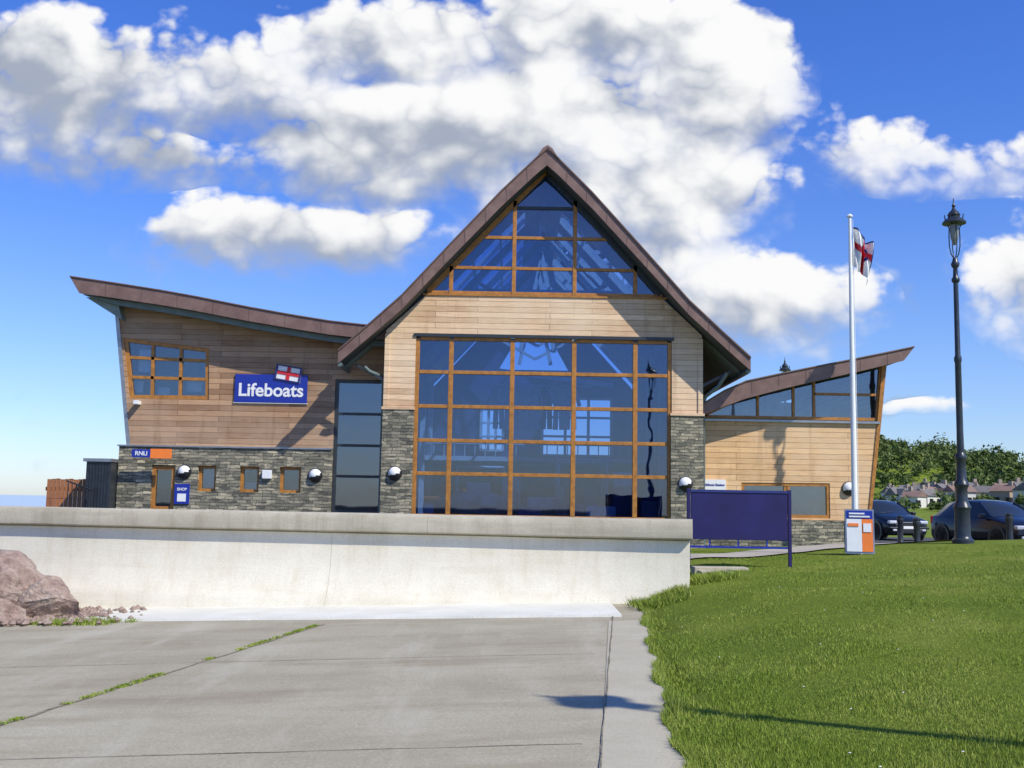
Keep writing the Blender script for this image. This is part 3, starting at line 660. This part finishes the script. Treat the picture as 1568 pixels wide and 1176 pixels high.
# ------------------------------------------------------------------ street lamps
def street_lamp(x,y):
    g=hground(x,y)-.02; E=empty('street_lamp',(x,y,g))
    lathe('plinth',[(.24,0),(.24,.10),(.19,.14),(.175,.2),(.17,.75),(.185,.80),(.20,.84),(.175,.9),(.15,.95),(.135,1.0),(.125,1.25),(.15,1.32),(.17,1.36),(.15,1.42),(.115,1.48),(.10,1.9),(.13,1.96),(.13,2.02),(.085,2.1)],M_lamp,E,16)
    lathe('column',[(.085,2.05),(.075,2.6),(.07,4.2),(.085,4.25),(.085,4.32),(.062,4.38),(.055,6.1),(.09,6.14),(.095,6.2),(.06,6.25),(.05,6.45),(.085,6.5),(.10,6.56),(.07,6.62),(.05,6.70)],M_lamp,E,14)
    for s in (-1,1):
        pts=[(s*.02,0,6.68),(s*.09,0,6.8),(s*.125,0,6.98),(s*.13,0,7.2),(s*.12,0,7.42),(s*.16,0,7.5)]
        tube('harp_arm',pts,.014,M_lamp,E,4); tube('harp_arm',[(p[1],p[0],p[2]) for p in pts],.012,M_lamp,E,4)
    lathe('lantern',[(.03,7.02),(.055,7.06),(.09,7.2),(.105,7.38),(.10,7.5)],M_frost,E,16)
    lathe('canopy',[(.27,7.53),(.275,7.56),(.24,7.60),(.16,7.66),(.13,7.70),(.15,7.74),(.12,7.8),(.06,7.86),(.03,7.92),(.045,7.97),(.015,8.03),(.01,8.15)],M_lamp,E,18)
    for k in range(8):
        a=k*math.pi/4; tube('crown_point',[(.2*math.cos(a),.2*math.sin(a),7.6),(.225*math.cos(a),.225*math.sin(a),7.74)],.012,M_lamp,E,4)
    return E
street_lamp(10.43,25); street_lamp(6.52,3.75); street_lamp(12.75,50)

def bollard(x,y,h=.95):
    E=empty('bollard',(x,y,hground(x,y)))
    lathe('post',[(.12,0),(.12,.06),(.09,.1),(.085,h-.25),(.11,h-.2),(.11,h-.12),(.085,h-.1),(.10,h-.04),(.06,h),(0,h+.01)],M_lamp,E,14)
bollard(12.95,36); bollard(10.95,29.2,.95); bollard(13.35,29.0,1.1)

# ------------------------------------------------------------------ cars
def car(x,y,rot,paint):
    E=empty('parked_car',(x,y,.46),rot)
    st=[(-2.08,.32,.52,.60,.55,.50,.60,.62),(-2.02,.22,.50,.68,.74,.66,.50,.71),(-1.85,.18,.50,.75,.83,.74,.5,.80),(-1.2,.18,.52,.86,.87,.78,.5,.94),(-.95,.18,.52,.90,.87,.76,.5,.985),
        (-.6,.18,.52,.92,.87,.66,.5,1.22),(-.22,.18,.52,.93,.87,.60,.5,1.42),(.3,.18,.52,.94,.87,.59,.5,1.47),(.95,.18,.52,.96,.87,.58,.5,1.455),(1.45,.18,.52,.97,.86,.56,.5,1.37),
        (1.75,.20,.52,.97,.83,.60,.5,1.12),(1.95,.22,.52,.93,.80,.66,.5,.97),(2.02,.3,.5,.8,.72,.6,.5,.84)]
    V=[];F=[];mi=[]
    for (yy,zb_,zm,zbelt,wb,wr,_,zt) in st:
        pr=[(0,zb_),(wb*.9,zb_),(wb*.99,zb_+.12),(wb,zm),(wb*.975,zbelt-.04),(wb*.95,zbelt),(wr,zt-.04),(wr*.82,zt),(0,zt+.02)]
        full=pr+[(-a,b) for a,b in pr[-2:0:-1]]
        for a,b in full: V.append((a,yy,b))
    m=16
    for i in range(len(st)-1):
        for k in range(m):
            a=i*m+k;b=i*m+(k+1)%m; F.append((a,b,b+m,a+m))
            side=k in (5,10); topf=k in (6,7,8,9)
            g=0
            if side and 4<=i<=9: g=1
            if topf and (i in (4,5) or i in (9,10)): g=1
            mi.append(g)
    F.append(tuple(range(m))); mi.append(0); F.append(tuple((len(st)-1)*m+k for k in range(m))[::-1]); mi.append(0)
    o=mesh_obj('body',V,F,[paint,M_carglass],E,mi,True); md=o.modifiers.new('e','EDGE_SPLIT'); md.split_angle=math.radians(38)
    for s in (-1,1):
        bar('pillar',(s*.745,-.93,.97),(s*.60,-.22,1.41),.05,.03,paint,E); bar('pillar_b',(s*.835,.35,.95),(s*.60,.32,1.44),.06,.05,paint,E)
        for yy in (-1.3,1.3):
            lathe('tyre',[(.18,-.1),(.30,-.1),(.325,-.05),(.325,.05),(.30,.1),(.18,.1)],M_tyre,E,22,(s*.80,yy,.325),'X')
            lathe('hub',[(.0,-.085),(.19,-.09),(.19,.09),(.0,.085)],M_chrome,E,14,(s*.80,yy,.325),'X')
            lathe('arch',[(.33,-.06),(.385,-.06),(.385,.02),(.33,.02)],M_black,E,22,(s*.84,yy,.33),'X')
        box('mirror',*sorted((s*.86,s*1.02)),-.82,-.68,.92,1.06,paint,E,.03)
        box('headlamp',*sorted((s*.42,s*.78)),-2.06,-1.84,.60,.73,M_lens,E,.04)
        box('fog_lamp',*sorted((s*.5,s*.66)),-2.10,-2.0,.34,.42,M_lens,E,.02)
        box('tail_lamp',*sorted((s*.62,s*.80)),1.85,2.0,.7,.95,M_red,E,.03)
    box('grille',-.36,.36,-2.10,-2.03,.54,.66,M_black,E,.01); box('grille_trim',-.37,.37,-2.115,-2.09,.655,.675,M_chrome,E)
    box('lower_grille',-.5,.5,-2.11,-2.0,.26,.42,M_black,E,.02); box('number_plate',-.26,.26,-2.13,-2.11,.43,.53,M_white,E)
    box('bumper',-.8,.8,-2.10,-1.95,.42,.50,paint,E,.03)
    tube('wiper',[(-.5,-.99,1.0),(-.05,-.93,1.04)],.01,M_black,E,4)
    return E
car(14.95,33.6,math.radians(14),M_carblue); car(14.35,42,math.radians(10),M_cardark); car(16.9,31.4,math.radians(-4),M_cardark); car(26,56,math.radians(75),M_cardark)

# ------------------------------------------------------------------ path and step near wall end
strip('footpath',[(2.4,21.2),(5,22.8),(9,26.4),(12,27.2),(24,27.6)],1.3,M_path,.03,hground)
SP=empty('drain_steps')
for i in range(3): box('step_%d'%i,3.15-.05*i,4.0-.03*i,17.2+i*.35,17.56+i*.35,.1,.50+.05*i,M_coping,SP,.01)
box('grate',3.35,3.85,16.9,17.2,.2,.47,M_darkframe,SP)

# ------------------------------------------------------------------ rocks
def rock(x,y,z,r,seed,sx=1,sy=1,sz=.8):
    bm=bmesh.new(); bmesh.ops.create_icosphere(bm,subdivisions=5,radius=1)
    rr=random.Random(seed); planes=[(Vector((rr.gauss(0,1),rr.gauss(0,1),rr.gauss(0,1))).normalized(),rr.uniform(.5,.82)) for _ in range(16)]
    for v in bm.verts:
        p=v.co.copy()
        for n_,d in planes:
            k=p.dot(n_)
            if k>d: p-=n_*(k-d)
        p+=p.normalized()*(.08*mnoise.noise(p*2.3+Vector((seed,0,0)))+.05*mnoise.noise(p*6+Vector((0,seed,0)))+.02*mnoise.noise(p*15))
        v.co=(p.x*r*sx,p.y*r*sy,p.z*r*sz)
    me=bpy.data.meshes.new('boulder'); bm.to_mesh(me); bm.free(); me.materials.append(M_rock)
    o=link(bpy.data.objects.new('boulder',me)); o.location=(x,y,z); o.rotation_euler=(rr.uniform(-.3,.3),rr.uniform(-.3,.3),rr.uniform(0,6)); return o
rock(-8.0,16.5,-.0,.95,1,1.15,1,.85); rock(-7.0,16.6,-.12,.62,2,1.3,.9,.75); rock(-7.35,15.9,-.25,.5,3,1.3,1,.7); rock(-9.6,16.8,.0,.9,4); rock(-8.9,15.5,-.3,.55,5); rock(-6.35,16.4,-.28,.30,6); rock(-8.3,15.0,-.38,.3,8); rock(-10.8,16.2,-.1,.9,9); rock(-6.75,16.0,-.33,.26,11); rock(-7.9,15.4,-.3,.36,12)
V=[];F=[]
for k in range(2600):
    x=rng.uniform(-13,-5.2); y=wally(x)-rng.uniform(.6,2.7)
    if x>-7 and rng.random()>((-5.2-x)/1.8)**1.5: continue
    r=rng.uniform(.02,.08); z=zslip(x,y)+.04; b=len(V)
    for d in ((1,0,0),(-.9,.1,0),(0,1,.1),(0,-1,0),(.1,0,.7),(0,0,-.7)):
        V.append((x+d[0]*r*rng.uniform(.7,1.2),y+d[1]*r*rng.uniform(.7,1.2),z+d[2]*r))
    for f in ((0,2,4),(2,1,4),(1,3,4),(3,0,4),(2,0,5),(1,2,5),(3,1,5),(0,3,5)): F.append(tuple(b+q for q in f))
mesh_obj('shingle',V,F,M_rock)

# ------------------------------------------------------------------ grass blades
def tri_mesh(name,P,mat):
    n=len(P)//3; me=bpy.data.meshes.new(name); me.vertices.add(3*n); me.vertices.foreach_set('co',P.astype(np.float32).ravel())
    me.loops.add(3*n); me.loops.foreach_set('vertex_index',np.arange(3*n,dtype=np.int32))
    me.polygons.add(n); me.polygons.foreach_set('loop_start',np.arange(0,3*n,3,dtype=np.int32))
    me.update(calc_edges=True); me.materials.append(mat); return link(bpy.data.objects.new(name,me))
Hgrid=np.array([v.co.z for v in ground.data.vertices]).reshape(ny,nx)
def hg_arr(x,y):
    xi=np.array(xs,float); yi=np.array(ys,float); H=Hgrid
    i=np.clip(np.searchsorted(xi,x)-1,0,nx-2); j=np.clip(np.searchsorted(yi,y)-1,0,ny-2)
    a=(x-xi[i])/(xi[i+1]-xi[i]); b=(y-yi[j])/(yi[j+1]-yi[j])
    return (H[j,i]*(1-a)+H[j,i+1]*a)*(1-b)+(H[j+1,i]*(1-a)+H[j+1,i+1]*a)*b
def blades(n,y0,y1,xmaxf,hmin,hmax,wid,edge=False):
    u_=rng.random(n); y=1/(1/y0+(1/y1-1/y0)*u_) ; xe=1.07+(np.minimum(y,17)-6.6)*.094
    if edge:
        wob=.05*np.sin(y*3.1)+.04*np.sin(y*7.7+1); x=xe+np.abs(rng.normal(0,.06,n))-.04+wob*.6
    else: x=xe+.02+(xmaxf*y+1-xe)*rng.random(n)
    z=np.maximum(hg_arr(x,y),.046*x+.004*y) ; th=rng.random(n)*6.283
    cl=.65+.5*np.clip(np.sin(x*2.3+np.sin(y*1.7)*2)*np.sin(y*1.9+np.sin(x*1.3)*2),-.5,1)
    h=rng.uniform(hmin,hmax,n)*cl; w=wid*rng.uniform(.6,1.3,n)*(y/8)**.5
    ln=rng.uniform(0,.9,n)*h; la=rng.random(n)*6.283
    P=np.zeros((n,3,3)); P[:,0]=np.stack([x-w*np.cos(th),y-w*np.sin(th),z-.005],1); P[:,1]=np.stack([x+w*np.cos(th),y+w*np.sin(th),z-.005],1)
    P[:,2]=np.stack([x+ln*np.cos(la),y+ln*np.sin(la),z+h],1); return P.reshape(-1,3)
G=np.concatenate([blades(280000,4.6,24,.56,.014,.040,.0035),blades(14000,4.6,17,0,.03,.09,.004,True)])
tri_mesh('lawn_grass',G,M_blade)
n=45; y=1/(1/5.0+(1/18-1/5.0)*rng.random(n)); x=xedge(10)+.4+rng.random(n)*(.5*y); z=hg_arr(x,y)+.035
P=[]
for a,b,c_ in zip(x,y,z):
    r=.010
    for k in range(4):
        t0=k*1.571; t1=t0+1.571; P+= [(a,b,c_+.004),(a+r*math.cos(t0),b+r*math.sin(t0),c_),(a+r*math.cos(t1),b+r*math.sin(t1),c_)]
tri_mesh('daisies',np.array(P),M_white)
def tuft(cx,cy,n,sp,h,zf=zslip):
    x=cx+rng.normal(0,sp,n); y=cy+rng.normal(0,sp,n); z=np.array([zf(a,b) for a,b in zip(x,y)]); th=rng.random(n)*6.28; w=.006; la=rng.random(n)*6.28; hh=h*rng.uniform(.4,1,n)
    P=np.zeros((n,3,3)); P[:,0]=np.stack([x-w*np.cos(th),y-w*np.sin(th),z],1); P[:,1]=np.stack([x+w*np.cos(th),y+w*np.sin(th),z],1); P[:,2]=np.stack([x+hh*.8*np.cos(la),y+hh*.8*np.sin(la),z+hh],1); return P.reshape(-1,3)
W=[]
for k in range(150):
    t_=rng.random(); a=(-2.5,14.6) ; b=(-4.6,4.8); x=a[0]+(b[0]-a[0])*t_; y=a[1]+(b[1]-a[1])*t_
    if mnoise.noise(Vector((y*1.3,3,0)))>-.08: W.append(tuft(x,y,40,.022,.03))
for k in range(50): W.append(tuft(-6.3+rng.normal(0,.4),15.7+rng.normal(0,.15),60,.05,.08))
for k in range(18): x=rng.uniform(-6,2); W.append(tuft(x,wally(x)-.52,30,.05,.05))
for k in range(90): t_=rng.random(); W.append(tuft(1.95+rng.normal(0,.12)+t_*.6,15.2+t_*1.0+rng.normal(0,.2),60,.06,.12,lambda a,b:hground(max(a,xedge(min(b,17))+.1),b)))
for k in range(60): W.append(tuft(2.75+rng.random()*.6,16.3+rng.random()*.8,60,.06,.13,hground))
tri_mesh('joint_weeds',np.concatenate(W),M_blade)

# ------------------------------------------------------------------ distant trees, houses
def crown(cx,cy,cz,r,h,n,size):
    k=max(5,int(n/45))
    cl=rng.normal(0,1,(k,3)); cl/=np.linalg.norm(cl,axis=1)[:,None]; cl*=rng.uniform(.45,.95,(k,1)); cl[:,2]=np.abs(cl[:,2])*1.0-.15
    idx=rng.integers(0,k,n); p=cl[idx]+rng.normal(0,.17,(n,3)); p=p*np.array([r,r,h])+np.array([cx,cy,cz])
    T=rng.normal(0,size,(n,3,3)); return (p[:,None,:]+T).reshape(-1,3)
C=[]
for k in range(600):
    x=rng.uniform(90,225); y=rng.uniform(236,345); z=hground(x,y); r=rng.uniform(1.5,4.0)
    C.append(crown(x,y,z+r*.6,r,r*rng.uniform(.7,1.15),180,.34))
for k in range(95):
    x=rng.uniform(66,135); y=rng.uniform(168,238); z=hground(x,y); r=rng.uniform(.9,2.1); C.append(crown(x,y,z+r*.6,r,r,140,.25))
for k in range(24):
    x=rng.uniform(60,112); y=rng.uniform(140,158); z=hground(x,y); r=rng.uniform(.6,1.0); C.append(crown(x,y,z+r*.5,r,r*.8,110,.18))
tri_mesh('distant_trees',np.concatenate(C),M_leaf)
rr=random.Random(4)
def house(x,y,w,d,h,rh,rot,roof,wm):
    z=hground(x,y)-.3; E=empty('distant_house',(x,y,z),rot)
    box('walls',-w/2,w/2,-d/2,d/2,0,h,wm,E)
    V=[(-w/2-.2,-d/2-.3,h),(w/2+.2,-d/2-.3,h),(w/2+.2,d/2+.3,h),(-w/2-.2,d/2+.3,h),(-w/2-.2,0,h+rh),(w/2+.2,0,h+rh)]
    mesh_obj('roof',V,[(0,1,5,4),(2,3,4,5),(0,4,3),(1,2,5),(0,3,2,1)],roof,E)
    cxx=rr.choice([-.35,.3])*w; box('chimney',cxx,cxx+.6,-.3,.3,h+rh*.5,h+rh+.7,M_houseb,E)
    for i in range(max(2,int(w/2))):
        for zz in (.8,2.4):
            if zz+.9<h: xx=-w/2+.6+i*1.9; box('window',xx,xx+.9,-d/2-.06,-d/2-.003,zz,zz+.9,M_carglass,E)
    if rr.random()<.55:
        q=rr.choice([-.42,.08]); box('gable_wall',w*q,w*(q+.32),-d/2-.9,-d/2,0,h+.3,wm,E)
        V=[(w*(q-.03),-d/2-1.1,h+.3),(w*(q+.35),-d/2-1.1,h+.3),(w*(q+.16),-d/2-1.1,h+rh*.85),(w*(q-.03),0,h+.3),(w*(q+.35),0,h+.3),(w*(q+.16),0,h+rh*.85)]
        mesh_obj('gable_roof',V,[(0,1,2),(0,2,5,3),(1,4,5,2)],roof,E)
for k in range(42):
    y=rr.uniform(185,258); x=y*(.352+.175*rr.random()**.9)
    house(x,y,rr.uniform(2.8,4.6),3.6,rr.uniform(2.0,3.0),rr.uniform(1.1,1.6),rr.uniform(-.9,.9),M_houseroof if rr.random()<.8 else M_housered,M_house if rr.random()<.7 else M_houseb)

# ------------------------------------------------------------------ world
sunv=Vector((1.2,-1.0,1.6)).normalized()
el=math.asin(sunv.z); az=math.atan2(sunv.x,sunv.y)
w=bpy.data.worlds.new('World'); scene.world=w; w.use_nodes=True; nt=w.node_tree; nt.nodes.clear()
def Nn(ty,**k):
    x=nt.nodes.new(ty)
    for a,b in k.items(): setattr(x,a,b)
    return x
def mt(op,a,b=0.0,c=None,clamp=False):
    x=Nn('ShaderNodeMath',operation=op); x.use_clamp=clamp
    for i,v in enumerate((a,b,c)):
        if v is None: continue
        if hasattr(v,'is_linked'): nt.links.new(v,x.inputs[i])
        else: x.inputs[i].default_value=v
    return x.outputs[0]
sky=Nn('ShaderNodeTexSky'); sky.sky_type='NISHITA'; sky.sun_disc=False; sky.sun_elevation=el; sky.sun_rotation=az; sky.air_density=1.0; sky.dust_density=.3; sky.ozone_density=2.5
tc=Nn('ShaderNodeTexCoord'); sp=Nn('ShaderNodeSeparateXYZ'); nt.links.new(tc.outputs['Generated'],sp.inputs[0])
X,Y,Z=sp.outputs
ya=mt('MAXIMUM',mt('ABSOLUTE',Y),.08); U0=mt('DIVIDE',X,ya); V0=mt('DIVIDE',Z,ya)
cb=Nn('ShaderNodeCombineXYZ'); nt.links.new(U0,cb.inputs[0]); nt.links.new(mt('MULTIPLY',V0,1.25),cb.inputs[1])
def nz(scale,det,rough,offs=(0,0),src=None):
    x=Nn('ShaderNodeTexNoise'); x.noise_dimensions='2D'; x.inputs['Scale'].default_value=scale; x.inputs['Detail'].default_value=det; x.inputs['Roughness'].default_value=rough
    ad=Nn('ShaderNodeVectorMath',operation='ADD'); ad.inputs[1].default_value=(offs[0],offs[1],0); nt.links.new((src or cb).outputs[0],ad.inputs[0]); nt.links.new(ad.outputs[0],x.inputs[0]); return x
wn=nz(7,3,.55,(3,2)); ws=Nn('ShaderNodeSeparateColor'); nt.links.new(wn.outputs[1],ws.inputs[0])
U=mt('ADD',U0,mt('MULTIPLY',mt('SUBTRACT',ws.outputs[0],.5),.06)); Vv=mt('ADD',V0,mt('MULTIPLY',mt('SUBTRACT',ws.outputs[1],.5),.045))
bn=nz(20,3,.45,(7.3,4.1)); billow=mt('SUBTRACT',mt('MULTIPLY',mt('ABSOLUTE',mt('SUBTRACT',bn.outputs[0],.5)),2.6),.22)
blobs=[(-.45,.385,.09,.06,1.2),(-.42,.325,.09,.03,.7),(-.115,.44,.12,.04,1.15),(.05,.455,.10,.05,1.2),(.19,.415,.08,.065,1.35),(.06,.365,.17,.05,1.25),(-.11,.335,.12,.05,1.25),(.175,.285,.05,.05,1.15),
(-.20,.245,.115,.034,1.2),(.235,.195,.09,.038,1.15),(.14,.235,.08,.045,.95),(.49,.21,.055,.05,1.15),(.40,.335,.12,.03,.72),(-.27,.40,.14,.045,.72),(.09,.30,.15,.06,1.2),(.39,.095,.03,.008,.6),(-.30,.31,.09,.02,.6)]
Fm=None; SW=None; WW=None
for (a,b,rx,ry,amp) in blobs:
    du=mt('DIVIDE',mt('SUBTRACT',U,a),rx); dv=mt('DIVIDE',mt('SUBTRACT',Vv,b),ry)
    q=mt('ADD',mt('MULTIPLY',du,du),mt('MULTIPLY',dv,dv)); f=mt('MULTIPLY',mt('SUBTRACT',1.0,mt('MULTIPLY',q,.5)),amp)
    Fm=f if Fm is None else mt('MAXIMUM',Fm,f)
    fp=mt('ADD',mt('MAXIMUM',f,0.0),.001); wi=mt('MULTIPLY',fp,fp); s_=mt('MULTIPLY',dv,wi)
    SW=s_ if SW is None else mt('ADD',SW,s_); WW=wi if WW is None else mt('ADD',WW,wi)
Sh=mt('DIVIDE',SW,WW)
n1=nz(8,7,.56,(1,.7)); n1b=nz(8,2,.5,(1.02,.735)); n1c=nz(8,2,.5,(1,.7))
field=mt('ADD',mt('MAXIMUM',Fm,-.6),mt('MULTIPLY',mt('SUBTRACT',n1.outputs[0],.5),2.3)); field=mt('ADD',field,mt('MULTIPLY',billow,.7))
def sstep(v,a,b):
    x=Nn('ShaderNodeMapRange'); x.interpolation_type='SMOOTHSTEP'; x.inputs[1].default_value=a; x.inputs[2].default_value=b; nt.links.new(v,x.inputs[0]); return x.outputs[0]
top_soft=sstep(field,.15,.62); low_soft=sstep(field,-.2,1.3)
upper=sstep(Sh,-.8,.4)
dens=mt('ADD',mt('MULTIPLY',top_soft,upper),mt('MULTIPLY',low_soft,mt('SUBTRACT',1.0,upper)))
front=sstep(Y,-.05,.05); dens=mt('MULTIPLY',dens,mt('MULTIPLY_ADD',front,.8,.2))
shade=mt('ADD',mt('MULTIPLY',Sh,.85),mt('MULTIPLY',mt('SUBTRACT',n1c.outputs[0],n1b.outputs[0]),4.0)); shade=mt('ADD',shade,mt('MULTIPLY',billow,1.2)); shade=mt('ADD',shade,mt('MULTIPLY',U0,1.2)); lit=sstep(shade,-1.15,.75)
cr=Nn('ShaderNodeMix',data_type='RGBA'); nt.links.new(lit,cr.inputs[0]); cr.inputs[6].default_value=(.38,.43,.53,1); cr.inputs[7].default_value=(.97,.97,.97,1)
tcol=Nn('ShaderNodeMix',data_type='RGBA'); nt.links.new(sstep(Z,-.02,.42),tcol.inputs[0]); tcol.inputs[6].default_value=(.88,1.0,1.32,1); tcol.inputs[7].default_value=(.46,.80,1.62,1)
tint=Nn('ShaderNodeMix',data_type='RGBA',blend_type='MULTIPLY'); tint.inputs[0].default_value=1; nt.links.new(sky.outputs[0],tint.inputs[6]); nt.links.new(tcol.outputs[2],tint.inputs[7])
bg1=Nn('ShaderNodeBackground'); nt.links.new(tint.outputs[2],bg1.inputs[0]); bg1.inputs[1].default_value=.12
bg2=Nn('ShaderNodeBackground'); nt.links.new(cr.outputs[2],bg2.inputs[0]); bg2.inputs[1].default_value=1.0
mx=Nn('ShaderNodeMixShader'); nt.links.new(dens,mx.inputs[0]); nt.links.new(bg1.outputs[0],mx.inputs[1]); nt.links.new(bg2.outputs[0],mx.inputs[2])
ow=Nn('ShaderNodeOutputWorld'); nt.links.new(mx.outputs[0],ow.inputs[0])
sd=bpy.data.lights.new('sun','SUN'); sd.energy=4.9; sd.angle=math.radians(.5); sd.color=(1,.955,.85)
so=link(bpy.data.objects.new('sun',sd)); so.rotation_euler=sunv.to_track_quat('Z','Y').to_euler()
scene.view_settings.view_transform='Standard'; scene.view_settings.look='None'; scene.view_settings.exposure=0
cd=bpy.data.cameras.new('camera'); cd.sensor_width=36; cd.lens=36*1650/1568; cd.clip_end=9000; cd.clip_start=.1
cam=link(bpy.data.objects.new('camera',cd))
cam.matrix_world=Matrix.Translation((0,0,1.6))@Matrix.Rotation(math.pi/2+math.atan(.11),4,'X')@Matrix.Rotation(math.radians(1.0),4,'Z')
scene.camera=cam
